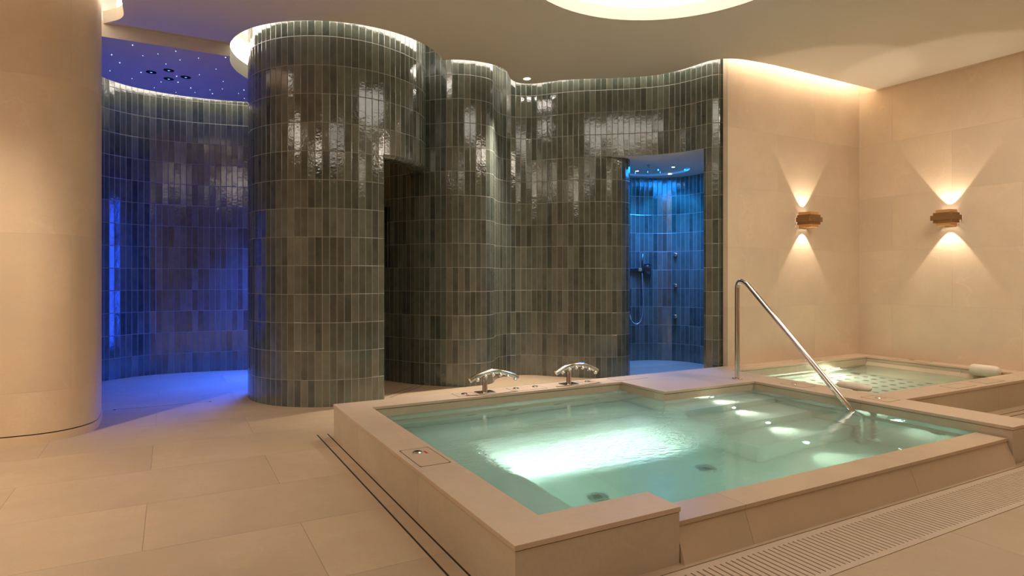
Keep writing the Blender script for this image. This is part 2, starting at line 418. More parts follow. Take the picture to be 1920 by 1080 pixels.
alc = [(-1.15,6.1),(-1.10,6.7),(-1.0,7.2),(-.86,7.55),(-.68,7.777),(-.545,7.92),(-.386,8.02),(-.211,8.085),(-.038,8.105),(.205,8.10),(.494,8.06),(.795,7.995),(1.1,7.93),(1.35,7.85),(1.50,7.75)]
ALC = catmull([(x,y,0) for x,y in alc])
bm = bmesh.new(); strip(bm, facet(ALC), 0, TOP); w = keep(bm, 'wall_alcove', M['tile']); tag(w, kind='structure')

# round tiled drum with an opening on its right
DC = (1.42, 6.13)
def drum_r(a):      # slight outward swell towards the right
    t = max(0, min(1, (a + 78) / 70)); t = t*t*(3-2*t); return .80 + .062*t
def dp(a, k=0.0):
    r = drum_r(a) - k; return (DC[0] + r*math.cos(math.radians(a)), DC[1] + r*math.sin(math.radians(a)))
A_OPEN, A_END, DZ = -73.5, 12.0, 2.1715
bm = bmesh.new()
main = [dp(a) for a in [A_OPEN - i*1.5 for i in range(0, 150)]]
sm = strip(bm, facet(main, .012), 0, TOP, s0=.012)
lint = [dp(a) for a in [A_OPEN + i*1.5 for i in range(0, int((A_END-A_OPEN)/1.5)+1)]]
LS = .0605-.012; strip(bm, facet(lint, LS), DZ+.02, TOP, s0=LS)
# jamb with rounded arris
j0 = dp(A_OPEN); j1 = dp(A_OPEN+1.3, .012); j2 = dp(A_OPEN+1.7, .03); j3 = dp(A_OPEN+1.7, .13)
strip(bm, [j0, j1, j2, j3], 0, DZ+.0, s0=.012)
innr = [dp(a, .13) for a in [A_OPEN+1.7 - i*1.5 for i in range(0, 150)]]
strip(bm, facet(innr), 0, TOP, s0=0)
# lintel bullnose and soffit: two rows of cut tiles
uvl = bm.loops.layers.uv.verify()
prof = [(0, .02), (.006, .004), (.022, -.010), (.045, -.016), (.10, -.018), (.13, -.018)]
LF = facet(lint, LS); AA = [math.degrees(math.atan2(p[1]-DC[1], p[0]-DC[0])) for p in LF]
uu = [LS]
for p, q in zip(LF, LF[1:]): uu.append(uu[-1] + math.hypot(q[0]-p[0], q[1]-p[1]))
vs = []
for k, dz in prof: vs.append([bm.verts.new((*dp(a, k), DZ+dz)) for a in AA])
vv = [.2275, .2275+.06, .2275+.13, .2275+.243, .2275+.243*1.6, .2275+.243*2]
for i in range(len(prof)-1):
    for j in range(len(AA)-1):
        f = bm.faces.new((vs[i][j], vs[i][j+1], vs[i+1][j+1], vs[i+1][j]))
        for lp, (ii, jj) in zip(f.loops, ((i,j),(i,j+1),(i+1,j+1),(i+1,j))): lp[uvl].uv = (uu[jj], vv[ii])
strip(bm, [dp(a, .13) for a in AA], DZ-.018, TOP, s0=0)
w = keep(bm, 'wall_drum', M['tile']); tag(w, kind='structure')

# shower room behind the doorway
sh = [(4.557,5.70),(4.60,5.95),(4.72,6.18),(4.92,6.36),(5.14,6.435),(5.364,6.42),(5.52,6.375),(5.66,6.31),(5.79,6.185),(5.86,6.06),(5.895,5.93),(5.905,5.75),(5.885,5.60),(5.80,5.35),(5.6,5.05),(5.3,4.82),(5.05,4.72),(pj.x+.11,pj.y+.07)]
SH = catmull([(x,y,0) for x,y in sh]); bm = bmesh.new(); strip(bm, facet(SH), 0, LZ+.03); w = keep(bm, 'wall_shower', M['tile']); tag(w, kind='structure')
shp = [(p.x, p.y) for p in SH[::4]] + [(pj.x+.11,pj.y+.07)] + [(p.x+.004, p.y+.004) for p in HIGH[k0:NS:-1]][::3]
shp = [(p.x,p.y) for p in SH[::4]] + [(HIGH[i].x+.003, HIGH[i].y+.003) for i in range(k0, NS, -3)] + [(4.2,5.415),(4.4,5.5)]
DISC = (5.20, 5.87, .44)
w = filled('ceiling_shower', [shp, arc(DISC[0], DISC[1], DISC[2], 0, 350, 35)], LZ+.003, LZ+.05, M['white']); tag(w, kind='structure')
w = filled('trim_2', [arc(DISC[0], DISC[1], DISC[2]+.01, 0, 350, 35)], LZ+.028, LZ+.05, M['white']); tag(w, kind='structure')

# ------------------------------------------------------------------ ceilings
edge = [(7.0,4.18),(6.2,4.179),(5.673,4.178),(5.33,4.180),(5.13,4.192),(4.96,4.208),(4.826,4.232),(4.71,4.285),(4.635,4.38),(4.61,4.48),(4.595,4.60),(4.565,4.76),(4.496,4.926),(4.385,5.07),(4.25,5.19),(4.10,5.30),(3.95,5.40),
        (3.806,5.505),(3.68,5.612),(3.588,5.725),(3.53,5.80),(3.46,5.868),(3.361,5.905),(3.27,5.885),(3.19,5.83),(3.115,5.738),(3.04,5.638),(2.953,5.567),(2.838,5.521),(2.695,5.507),(2.574,5.521),(2.459,5.556),(2.36,5.611),(2.322,5.655)]
EDGE = [(p.x,p.y) for p in catmull([(x,y,0) for x,y in edge], .05)]
RC = (1.48, 6.186, 1.006)
ring_front = arc(RC[0], RC[1], RC[2], -31.8, -180, 60)
cove_left = [(-.50,6.20)] + arc(-.69, 5.86, .36, 35, 0, 6) + [(-.33,5.5)] + arc(-.80, 5.45, .47, 0, -90, 10) + [(-5,4.98)]
BIG = (2.895, 3.081, 1.031)
BIG2 = (.05, .55, .95)
outline = [(-5,-4),(7.0,-4)] + EDGE + ring_front[1:] + cove_left
c = filled('ceiling', [outline, arc(BIG[0],BIG[1],BIG[2],0,355,71), arc(BIG2[0],BIG2[1],BIG2[2],0,355,71)], CZ, CZ+.104, M['plaster']); tag(c, kind='structure')
# dropped ceiling over the alcove
BZ = 3.11
top = [(-.95,6.2),(-.90,6.7),(-.80,7.1),(-.64,7.379),(-.563,7.50),(-.467,7.60),(-.367,7.67),(-.201,7.735),(.035,7.785),(.331,7.79),(.56,7.76),(.774,7.705),(1.0,7.63),(1.25,7.5),(1.45,7.2)]
topc = [(p.x,p.y) for p in catmull([(x,y,0) for x,y in top], .05)]
c = filled('ceiling_alcove', [[(-.95,6.19),(.474,6.19)] + arc(RC[0],RC[1],RC[2],180,95,40)[1:] + topc[::-1]], BZ, CZ+.03, M['plaster']); tag(c, kind='structure')
c = boxo('ceiling_upper', (-5.2, 7.2, -4.2, 9.2, 3.50, 3.56), M['white']); tag(c, kind='structure')

# LED ribbons hidden in the coves
def ribbon(pts, z, m, label, off, wid=.10):
    bm = bmesh.new(); strip(bm, offset_line(pts, off), z, z + wid)
    o = keep(bm, 'light_strip', m); return tag(o, label, 'light strip')
i_s = min(range(len(EDGE)), key=lambda i: abs(EDGE[i][0]-4.75) + abs(EDGE[i][1]-4.26))
RZ = CZ + .108
ribbon(EDGE[:i_s+1], RZ, M['cove'], 'warm light strip in the slot above the far stone wall', .004)
ribbon(EDGE[i_s:], RZ, M['covesoft'], 'warm light strip in the slot above the wavy green tiled wall', .004)
ribbon(ring_front, RZ, M['covesoft'], 'warm light strip in the ring slot around the tiled drum', .004)
ribbon(arc(RC[0],RC[1],RC[2],-180,-265,30), CZ+.034, M['covesoft'], 'warm light strip in the ring slot behind the tiled drum', .004)
ribbon(cove_left[1:], RZ, M['covesoft'], 'warm light strip in the slot around the stone wall on the left', .004)
ribbon(topc, CZ+.034, M['covesoft'], 'light strip in the slot above the blue-lit alcove wall', -.004)

def ceiling_light(cx, cy, r, label):
    t = thing('ceiling_light', (cx, cy, CZ+.104), label, 'ceiling light')
    bm = bmesh.new(); lathe(bm, [(r+.05, 0.004), (r+.05, .012)], 72); bobj('diffuser', bm, M['disc'], t)
    bm = bmesh.new(); lathe(bm, [(r+.07, .012), (r+.07, .03)], 72); bobj('housing', bm, M['white'], t)
ceiling_light(*BIG, 'large round glowing ceiling light recessed over the whirlpool, cut by the photo top edge')
ceiling_light(*BIG2, 'large round glowing ceiling light recessed over the floor nearest the camera')

for i, (x, y, e) in enumerate(((-2.2, 1.2, 34), (3.6, -1.2, 22), (5.3, 2.0, 45), (-2.8, 3.9, 24))):
    area('ceiling_fill', (x, y, CZ-.03), (x, y, 0), 1.2, e, (1, .86, .70))  # soft fill lights added under the ceiling, no fittings behind them
# ------------------------------------------------------------------ recessed lamps
def downlight(name, loc, m, r, label, cat, group=None, ring=M['white'], rr=None):
    t = thing(name, loc, label, cat, group=group)
    bm = bmesh.new(); lathe(bm, [(r, -.001), (r, .02)], 24); bobj('lens', bm, m, t)
    bm = bmesh.new()
    R = rr or r*1.35
    prof = [(r*1.02, -.004), (R, -.003), (R, .012), (r*1.02, .012)]
    seg = 28; rings = [[bm.verts.new((q*math.cos(2*PI*i/seg), q*math.sin(2*PI*i/seg), z)) for i in range(seg)] for q, z in prof]
    for a in range(4):
        A, B = rings[a], rings[(a+1) % 4]
        for i in range(seg): bm.faces.new((A[i], A[(i+1)%seg], B[(i+1)%seg], B[i]))
    bobj('bezel', bm, ring, t, smooth=False)
    return t
downlight('downlight', (3.327, 5.727, CZ-.002), M['lamp'], .036, 'small round white downlight in the ceiling by the wavy tiled wall', 'downlight')
spot('downlight_beam', (3.327, 5.727, CZ-.02), (2.55, 5.2, 0), 620, (1, .89, .77), 62, 1.0, .035)
downlight('downlight', (-1.75, 3.85, CZ-.002), M['lamp'], .036, 'small round downlight above the floor left of the picture', 'downlight')
spot('downlight_beam', (-1.75, 3.85, CZ-.02), (-1.15, 4.35, 0), 260, (1, .85, .68), 85, .7, .05)

bl = [(-.167,7.031),(-.016,6.886),(-.017,7.182),(.133,7.042)]
blab = ['left', 'nearest', 'farthest', 'right']
for (x, y), q in zip(bl, blab):
    downlight('blue_downlight', (x, y, BZ-.002), M['bluelamp'], .012, '%s of the four black-rimmed blue spotlights in the alcove ceiling' % ('leftmost' if q == 'left' else 'rightmost' if q == 'right' else q), 'spotlight', 'blue spotlights in the alcove ceiling', M['gap'], .046)
stars = [(-.467,6.651),(-.221,6.545),(-.101,6.428),(-.418,6.862),(.075,6.51),(.223,6.374),(.439,6.231),(-.039,6.693),(-.517,7.176),(-.255,7.085),(.383,6.629),(-.343,7.352),(.052,7.049),(.249,6.891),(-.087,7.336),(.066,7.258),(.472,7.007),(-.152,7.589),(.186,7.414),(.368,7.394),(.483,7.29),(.688,7.222),(.05,7.671),(.231,7.575),(.4,7.528),(.65,7.387),(.724,7.555),(-.289,6.288),(.039,6.273)]
bm = bmesh.new(); bmesh.ops.create_uvsphere(bm, u_segments=10, v_segments=6, radius=.003); st0 = bobj('star_light', bm, M['star'], smooth=True)
tag(st0, 'tiny pale fibre-optic star light in the blue alcove ceiling', 'star light', 'star lights in the blue alcove ceiling')
for i, (x, y) in enumerate(stars):
    o = st0 if i == 0 else st0.copy()
    if i: COL.objects.link(o)
    o.location = (x, y, BZ-.002); o.scale = (1, 1, 1) if i % 3 else (1.5, 1.5, 1.5)
area('alcove_blue', (1.15, 7.42, 2.3), (.75, 7.1, .0), .4, 74, (.02, .10, 1), spread=85)
area('alcove_blue_wash', (1.28, 7.40, 1.15), (.3, 7.7, 1.15), .35, 10, (.02, .09, 1), 1.9, spread=125)
area('alcove_blue_up', (-.2, 7.1, 1.2), (.1, 7.0, 3.1), .5, 5, (.09, .10, 1), spread=140)
area('drum_inside', (1.5, 6.2, 2.9), (1.9, 6.2, 1.5), .2, 1.6, (1, .5, .2))

# shower lamps and sprays
for (x, y), q in zip([(5.122,6.07),(5.32,5.64),(5.609,6.008)], ['left', 'nearest', 'right']):
    downlight('shower_spotlight', (x, y, LZ+.02), M['coollamp'], .019, '%s bright white spotlight in the shower ceiling' % {'left':'leftmost','nearest':'nearest','right':'rightmost'}[q], 'spotlight', 'spotlights in the shower ceiling', M['steel'], .024)
def nozzle(x, y, label):
    t = thing('shower_nozzle', (x, y, LZ+.028), label, 'shower nozzle', group='spray nozzles in the shower ceiling')
    bm = bmesh.new(); lathe(bm, [(.020, 0), (.020, -.006), (.009, -.009), (.008, -.018), (.012, -.021), (.012, -.028)], 20); bobj('body', bm, M['steel'], t, smooth=True, autosmooth=True)
    bm = bmesh.new(); lathe(bm, [(.010, -.0285), (.010, -.030)], 16); bobj('spray_face', bm, M['darksteel'], t)
for x, y in ((5.0,5.72),(5.25,6.02),(5.27,5.85),(5.42,5.98),(5.55,5.68),(5.16,6.15)):
    nozzle(x, y, 'chrome spray nozzle pointing down from the round shower ceiling panel')
area('shower_blue_fill', (5.1, 5.62, 2.40), (5.25, 5.9, 0), .8, 26, (.01, .26, 1))  # added area light without a fitting, fills the shower with blue
for q in ((5.122,6.07),(5.32,5.64),(5.609,6.008)):
    spot('shower_beam', (q[0], q[1], LZ-.02), (q[0]-.02, q[1], 0), 34, (.015, .28, 1), 118, .5, .02)
area('shower_floor_fill', (5.25, 5.85, 2.38), (5.25, 5.80, 0), .35, 14, (.10, .22, 1), spread=100)  # second added fill, no lamp behind it, brightens the shower floor

shc = Vector((5.2, 5.75))
def on_wall(x, y):
    d = (shc - Vector((x, y))).normalized(); return math.atan2(d.y, d.x)
# hand shower set
hx, hy = 5.48, 6.385
a = on_wall(hx, hy)
t = thing('hand_shower', (hx, hy, 1.19), 'dark chrome hand shower with mixer and looped hose on the shower wall', 'shower', a - PI/2)
t.location = (hx-.005, hy-.012, 1.19)
# local: +Y points into the room, X along the wall
boxo('mixer_plate', (-.105, -.015, 0, .02, -.085, .095), M['darksteel'], t, .004)
for z in (-.03, .045):
    bm = bmesh.new(); lathe(bm, [(.024,.02),(.024,.055),(.020,.062)], 20, (-.06, 0, z), 'Y'); bobj('mixer_knob', bm, M['steel'], t, smooth=True, autosmooth=True)
boxo('shelf_bar', (.0, .19, 0, .045, -.012, .035), M['darksteel'], t, .004)
boxo('holder', (.035, .075, .03, .075, -.01, .032), M['brassin'], t, .003)
bm = bmesh.new(); tube(bm, [(.028, .065, -.03), (.026, .068, .1), (.022, .075, .22)], .011); bobj('handset', bm, M['darksteel'], t, smooth=True)
hose = catmull([(.028,.065,-.03),(.022,.075,-.2),(.020,.08,-.5),(.05,.08,-.66),(.11,.08,-.70),(.17,.07,-.66),(.19,.03,-.55)], .03)
bm = bmesh.new(); tube(bm, hose, .0065, 10); bobj('hose', bm, M['hose'], t, smooth=True)
for z, q in ((1.40,'upper'),(.995,'middle'),(.59,'lower')):
    jx, jy = 5.815, 6.13; a = on_wall(jx, jy)
    t = thing('body_jet', (jx-.005, jy-.005, z), '%s of three chrome body jets on the shower wall' % {'upper':'topmost','middle':'middle','lower':'lowest'}[q], 'shower jet', a - PI/2, 'body jets on the shower wall')
    bm = bmesh.new(); lathe(bm, [(.026,0),(.026,.008),(.012,.012),(.012,.022)], 20, (0,0,0), 'Y'); bobj('flange', bm, M['steel'], t, smooth=True, autosmooth=True)
    bm = bmesh.new(); lathe(bm, [(.010,.018),(.020,.024),(.022,.048),(.017,.056)], 20, (0,0,0), 'Y'); bobj('jet_head', bm, M['steel'], t, smooth=True, autosmooth=True)

# ------------------------------------------------------------------ wall sconces
def sconce(loc, rz, label):
    t = thing('wall_sconce', loc, label, 'wall light', rz, 'brass sconces on the stone walls')
    # local +Y = out of the wall
    boxo('backplate', (-.055, .055, 0, .010, -.085, .085), M['brass'], t, .002)
    def band(name, w, d, z0, z1, m):
        bm = bmesh.new(); th = .003
        o = [(-w/2,.004),(-w/2,d),(w/2,d),(w/2,.004)]; i = [(-w/2+th,.004),(-w/2+th,d-th),(w/2-th,d-th),(w/2-th,.004)]
        V = [[bm.verts.new((x,y,z)) for x,y in L] for L, z in ((o,z0),(o,z1),(i,z1),(i,z0))]
        for a in range(4):
            A, B = V[a], V[(a+1) % 4]
            for k in range(3): bm.faces.new((A[k], A[k+1], B[k+1], B[k]))
        for k in (0, 3): bm.faces.new([V[a][k] for a in range(4)])
        return bobj(name, bm, m, t, bevel=.001)
    band('band', .130, .150, .047, .082, M['brassin']); band('band', .175, .158, .021, .052, M['brass'])
    band('band', .220, .166, -.025, .025, M['brass'])
    band('band', .175, .158, -.052, -.021, M['brass']); band('band', .130, .150, -.082, -.047, M['brassin'])
    bm = bmesh.new(); lathe(bm, [(.012,-.03),(.016,-.02),(.016,.02),(.012,.03)], 16, (0,.083,0)); bobj('bulb', bm, M['lamp'], t, smooth=True)
    mw = Matrix.Translation(loc) @ Matrix.Rotation(rz, 4, 'Z')
    for s in (1, -1):
        p = mw @ Vector((0, .080, .034*s)); q = mw @ Vector((0, .080, 1.0*s))
        spot('sconce_beam', p, q, 17, (1, .82, .63), 72, .2, .006)
    return t
sconce((5.985, 4.38, 1.715), PI, 'stepped brass sconce on the far stone wall, left of the room corner')
sconce((7.0, 3.415, 1.705), PI/2, 'stepped brass sconce on the right stone wall, nearest the photo right edge')

# ------------------------------------------------------------------ big whirlpool
PX0, PX1 = .988, 4.648
IX0, IX1, IY0, IY1 = 1.193, 4.335, 1.97, 4.15
cop = [(PX0,1.78),(1.718,1.78),(1.718,IY0),(IX0,IY0),(IX0,IY1),(3.33,IY1),(3.33,3.625),(IX1,3.625),(IX1,1.78),(PX1,1.78),(PX1,2.564),(4.665,2.785),(4.665,4.165),(4.665,4.378),(PX0,4.378)]
cop[10] = (PX1, 2.785); cop.insert(11, (4.665, 2.785)); cop.pop(12)
WP = thing('whirlpool', (2.8, 3.0, 0), 'large raised stone whirlpool filled with bright green water', 'whirlpool')
WP.location = (0, 0, 0)
filled('coping', [cop], .2, .22, M['rim'], WP, bevel=.002)
filled('surround', [inset(cop, .004)], -.78, .197, M['basinY'], WP)
# overflow edge along the front, its face leaning out
bm = bmesh.new()
pr = [(1.806,.150),(1.806,.133),(1.812,.130),(1.762,0),(1.762,-.78),(1.968,-.78),(1.968,.1505)]
A = [bm.verts.new((1.722, y, z)) for y, z in pr]; B = [bm.verts.new((4.331, y, z)) for y, z in pr]
for i in range(len(pr)): bm.faces.new((A[i], A[(i+1)%len(pr)], B[(i+1)%len(pr)], B[i]))
bm.faces.new(A); bm.faces.new(B[::-1])
o = bobj('overflow_edge', bm, M['ledge'], WP); o['label'] = 'wet stone overflow edge'
bm = bmesh.new(); box(bm, IX0-.01, IX1+.01, IY0-.01, IY1+.01, -.80, -.70); bobj('basin_floor', bm, M['basin'], WP)
filled('bench', [[(IX0,IY0),(1.69,IY0),(1.69,3.66),(3.33,3.66),(3.33,IY1),(IX0,IY1)]], -.70, -.25, M['basin'], WP, bevel=.01)
for y0, y1, z in ((3.41,3.63,0),(3.08,3.41,-.2),(2.76,3.08,-.4)):
    boxo('step', (3.33, IX1, y0, y1, -.70, z), M['basin'], WP, .006)
def disc_part(name, c, axis, r, m, m2, par, depth=.012, sgn=-1):
    bm = bmesh.new(); lathe(bm, [(r, 0), (r, sgn*depth*.6), (r*.8, sgn*depth), (r*.5, sgn*depth*.5), (r*.45, sgn*depth*.5)], 24, (0,0,0), axis)
    o = bobj(name, bm, m, par, smooth=True, autosmooth=True); o.location = c
    bm = bmesh.new(); lathe(bm, [(r*.45, sgn*depth*.55), (r*.40, sgn*depth*.9)], 20, (0,0,0), axis); q = bobj('centre', bm, m2, o, smooth=False)
    return o
for x in (1.93, 2.29, 2.69, 3.05): disc_part('jet', (x, IY1, -.06), 'Y', .052, M['darksteel'], M['hole'], WP)
disc_part('jet', (IX1, 2.19, -.065), 'X', .05, M['grayjet'], M['hole'], WP)
for x, y in ((2.13,2.86),(2.98,2.86)): disc_part('suction_grille', (x, y, -.70), 'Z', .06, M['grayjet'], M['hole'], WP, sgn=1)
def step_lamp(c, r=.022):
    o = disc_part('step_lamp', c, 'Y', r, M['steel'], M['waterlamp'], WP, .006); o.children[0].scale = (1.7, 1.6, 1.7)
    spot('step_lamp_beam', (c[0], c[1]-.02, c[2]), (c[0], c[1]-.22, c[2]-.12), 7.5, (1, .98, .82), 88, .9, .012)
for c_ in ((3.83,3.625,.085),(3.84,3.41,-.13),(3.82,3.08,-.31),(3.80,2.76,-.52)): step_lamp(c_)
area('whirlpool_flood', (2.48, 3.60, -.30), (2.48, 3.53, -.70), 1.45, 19, (1, .93, .96), .10, spread=80)
area('whirlpool_fill', (2.76, 3.0, .125), (2.76, 3.0, -1), 3.0, 11, (.95, 1, .93), 2.1)  # added fill under the surface, replaces room light that the refraction blocks
area('whirlpool_glow', (1.76, 3.0, -.36), (2.3, 2.9, -.70), .8, 1.5, (.85, 1, .98), .08)
area('whirlpool_glow', (3.9, 2.05, -.5), (3.3, 2.5, -.6), .5, 3, (.88, 1, .90), .3)
area('whirlpool_glow', (3.1, 2.05, -.45), (2.6, 2.9, -.7), .7, 2.5, (.70, .95, 1), .3)
wm = filled('water_surface', [[(IX0-.003,1.967),(IX1+.003,1.967),(IX1+.003,3.628),(3.327,3.628),(3.327,IY1+.003),(IX0-.003,IY1+.003)]], -.76, .1455, M['water'])
tag(wm, 'milky green water filling the large whirlpool, churning white in the middle', 'water')

# ------------------------------------------------------------------ smaller plunge pool
JX1, JY0, JY1 = 6.80, 2.785, 4.165
PP = thing('plunge_pool', (0, 0, 0), 'smaller stone pool in the room corner with shallow bubble bench', 'pool')
cop2 = [(PX1+.001,2.564),(6.998,2.564),(6.998,4.378),(4.667,4.378),(4.667,JY1),(JX1,JY1),(JX1,JY0),(PX1+.001,JY0)]
filled('coping', [cop2], .2, .22, M['rim'], PP, bevel=.002)
filled('surround', [inset(cop2, .004)], -.55, .197, M['basinY'], PP)
boxo('basin_floor', (4.67, JX1+.01, JY0-.01, JY1+.01, -.56, -.45), M['basin'], PP)
bm = bmesh.new()
pr = [(6.80,.165),(6.66,.0),(6.50,-.25),(6.50,-.45),(6.80,-.45)]
A = [bm.verts.new((x, JY0, z)) for x, z in pr]; B = [bm.verts.new((x, JY1, z)) for x, z in pr]
for i in range(len(pr)): bm.faces.new((A[i], A[(i+1)%len(pr)], B[(i+1)%len(pr)], B[i]))
bm.faces.new(A); bm.faces.new(B[::-1]); bobj('sloping_backrest', bm, M['basinY'], PP)
bm = bmesh.new(); box(bm, 4.67, 6.50, JY0, JY1, -.45, -.24)
for i in range(10):
    for j in range(9):
        lathe(bm, [(.030,-.2395),(.030,-.238)], 14, (5.06+i*.145+(.07 if j%2 else 0), JY0+.14+j*.135, 0), mi=1)
me = bpy.data.meshes.new('perforated_bench'); bmesh.ops.recalc_face_normals(bm, faces=bm.faces[:]); bm.to_mesh(me); bm.free()
link('perforated_bench', me, [M['basin'], M['hole']], PP)
disc_part('pool_lamp', (6.10, JY1, .015), 'Y', .035, M['steel'], M['waterlamp'], PP)
disc_part('suction_grille', (6.42, 4.06, -.238), 'Z', .05, M['grayjet'], M['hole'], PP, sgn=1)
spot('pool_lamp_beam', (6.10, JY1-.05, .03), (6.0, JY1-.5, -.25), 8, (.97, 1, .82), 165, .9, .03)
area('pool_fill', (5.73, 3.47, .11), (5.73, 3.47, -1), 2.0, 3.2, (1, .98, .86), 1.3)  # same added underwater fill for the small pool, no real opening above
area('pool_glow', (5.5, 4.10, .06), (5.5, 3.6, -.3), 1.3, 9, (.97, 1, .84), .05)
area('pool_glow', (6.15, JY1-.10, .06), (6.1, JY1, .0), .4, 5, (.92, 1, .90), .06)
wm = filled('water_surface', [rect(4.662, JX1+.003, JY0-.003, JY1+.003)], -.52, .1295, M['water2'])
tag(wm, 'still clear green water filling the smaller corner pool', 'water')

# ------------------------------------------------------------------ handrail
t = thing('handrail', (4.30, 3.775, .22), 'tall polished steel handrail on the pool corner, sloping down into the water', 'handrail')
bm = bmesh.new(); lathe(bm, [(.045,0),(.045,.006),(.040,.011),(.022,.012)], 32); bobj('base_flange', bm, M['steel'], t, smooth=True, autosmooth=True)
R_ = .021; topz = .86
path = [(0,0,.008),(0,0,.3),(0,0,.6),(0,0,topz-.075)]
end = Vector((-.03, -1.075, -.100)); 
q0 = Vector((0,0,topz)); dirv = (end - Vector((0,-.05,topz))).normalized()
for i in range(1, 9):
    tt = i/8; p = (1-tt)**2*Vector((0,0,topz-.075)) + 2*tt*(1-tt)*Vector((0,-.005,topz+.02)) + tt*tt*(Vector((0,-.10,topz-.030))); path.append(tuple(p))
for i in range(1, 14): path.append(tuple(Vector((0,-.10,topz-.030)).lerp(end, i/13)))
e2 = Vector(path[-1]); sl = (e2 - Vector(path[-2])).normalized()
for i in range(1, 7):
    tt = i/6; path.append(tuple(e2*(1-tt)**2 + (e2 + sl*.07)*2*tt*(1-tt) + (e2 + sl*.07 + Vector((0,0,-.07)))*tt*tt))
path.append((path[-1][0], path[-1][1], -.915))
bm = bmesh.new(); lathe(bm, [(.045,-.919),(.045,-.912),(.022,-.908)], 28, (path[-1][0], path[-1][1], 0)); bobj('foot_flange', bm, M['steel'], t, smooth=True, autosmooth=True)
bm = bmesh.new(); tube(bm, path, R_, 20); bobj('rail', bm, M['steel'], t, smooth=True, autosmooth=True)

# ------------------------------------------------------------------ massage spouts
def spout(loc, label):
    t = thing('massage_spout', loc, label, 'massage spout', group='curved steel spouts on the far rim of the whirlpool')
    boxo('base_plate', (-.07,.07,-.052,.052,0,.007), M['steel'], t, .002)
    bm = bmesh.new(); lathe(bm, [(.021,.005),(.021,.012),(.0195,.016),(.0195,.12)], 28); bobj('post', bm, M['steel'], t, smooth=True, autosmooth=True)
    x0, x1 = -.125, .275; pts = []
    for i in range(25):
        u = i/24; x = x0+(x1-x0)*u; pts.append((x, -.02*u, .083 + .075*math.sin(PI*(.06+u*.90))**.9 ))
    bm = bmesh.new(); tube(bm, pts, .0195, 20); arm = bobj('arm', bm, M['steel'], t, smooth=True, autosmooth=True)
    for k in range(6):
        i = 3 + k*4; p = Vector(pts[min(i,23)]); d = (Vector(pts[min(i+1,24)])-Vector(pts[i-1])).normalized(); nrm = Vector((d.z, -.55, -abs(d.x))).normalized()
        bm = bmesh.new(); lathe(bm, [(.011,.012),(.015,.020),(.015,.033),(.009,.038)], 16)
        n = bobj('nozzle', bm, M['steel'], arm, smooth=True, autosmooth=True)
        n.rotation_euler = nrm.to_track_quat('Z','Y').to_euler(); n.location = p
    return t
spout((2.105, 4.262, .22), 'curved steel massage spout with six nozzles, left one on the far rim')
spout((2.875, 4.262, .22), 'curved steel massage spout with six nozzles, right one on the far rim')

# ------------------------------------------------------------------ access covers
def cover(cx, cy, w, d, label, btn=(), red=None, rz=0):
    t = thing('access_cover', (cx, cy, .22), label, 'access cover', rz)
    bm = bmesh.new(); W, D = w/2, d/2; e = .0028
    for b_ in ((-W,W,-D,-D+e),(-W,W,D-e,D),(-W,-W+e,-D,D),(W-e,W,-D,D)): box(bm, b_[0], b_[1], b_[2], b_[3], .0001, .0011)
    for sx in (-1, 1):
        for sy in (-1, 1):
            f = bm.faces.new([bm.verts.new((sx*W, sy*D, .0012)), bm.verts.new((sx*(W-.016), sy*D, .0012)), bm.verts.new((sx*W, sy*(D-.016), .0012))])
    bobj('frame', bm, M['frame'], t)
    boxo('stone_plate', (-W+e, W-e, -D+e, D-e, 0, .0008), M['coverstone'], t)
    for bx, by in btn:
        bm = bmesh.new(); lathe(bm, [(.025,.0008),(.025,.004),(.020,.009),(.011,.0105)], 28, (bx,by,0)); b_ = bobj('push_button', bm, M['steel'], t, smooth=True, autosmooth=True)
    if red:
        o = boxo('warning_label', (red[0]-.006, red[0]+.006, red[1]-.022, red[1]+.022, .0008, .0014), M['red'], t); o['label'] = 'small red warning label'
    return t
cover(1.092, 2.882, .155, .305, 'stone access cover with steel button and red label on the near left rim', [(-.008,.075)], (.032,.065))
cover(1.935, 4.262, .155, .145, 'small stone access cover with button, left of the left massage spout', [(0,.005)], (.012,-.028), 0)
cover(2.475, 4.262, .30, .145, 'stone access cover with two steel buttons between the massage spouts', [(-.088,.018),(.088,.018)])
cover(3.072, 4.262, .150, .145, 'small stone access cover with button, right of the right massage spout', [(0,.012)], (.034,.0))
cover(3.49, 4.262, .33, .145, 'blank stone access cover on the wide platform behind the whirlpool steps')
cover(4.495, 3.33, .15, .22, 'stone access cover with button on the dividing rim, behind the sloping handrail', [(0,.035)])
cover(4.512, 2.665, .155, .20, 'stone access cover with button and red label where the dividing rim meets the front rim', [(0,.015)], (.04,.0))
cover(5.60, 2.675, .30, .13, 'blank stone access cover on the small pool front rim, left one of the pair')
cover(6.06, 2.675, .30, .13, 'blank stone access cover on the small pool front rim, right one of the pair')
cover(6.90, 3.72, .14, .30, 'stone access cover with button on the rim along the right wall', [(0,.02)])
cover(5.92, 4.27, .28, .14, 'stone access cover with button on the far rim below the left sconce', [(-.02,.01)])

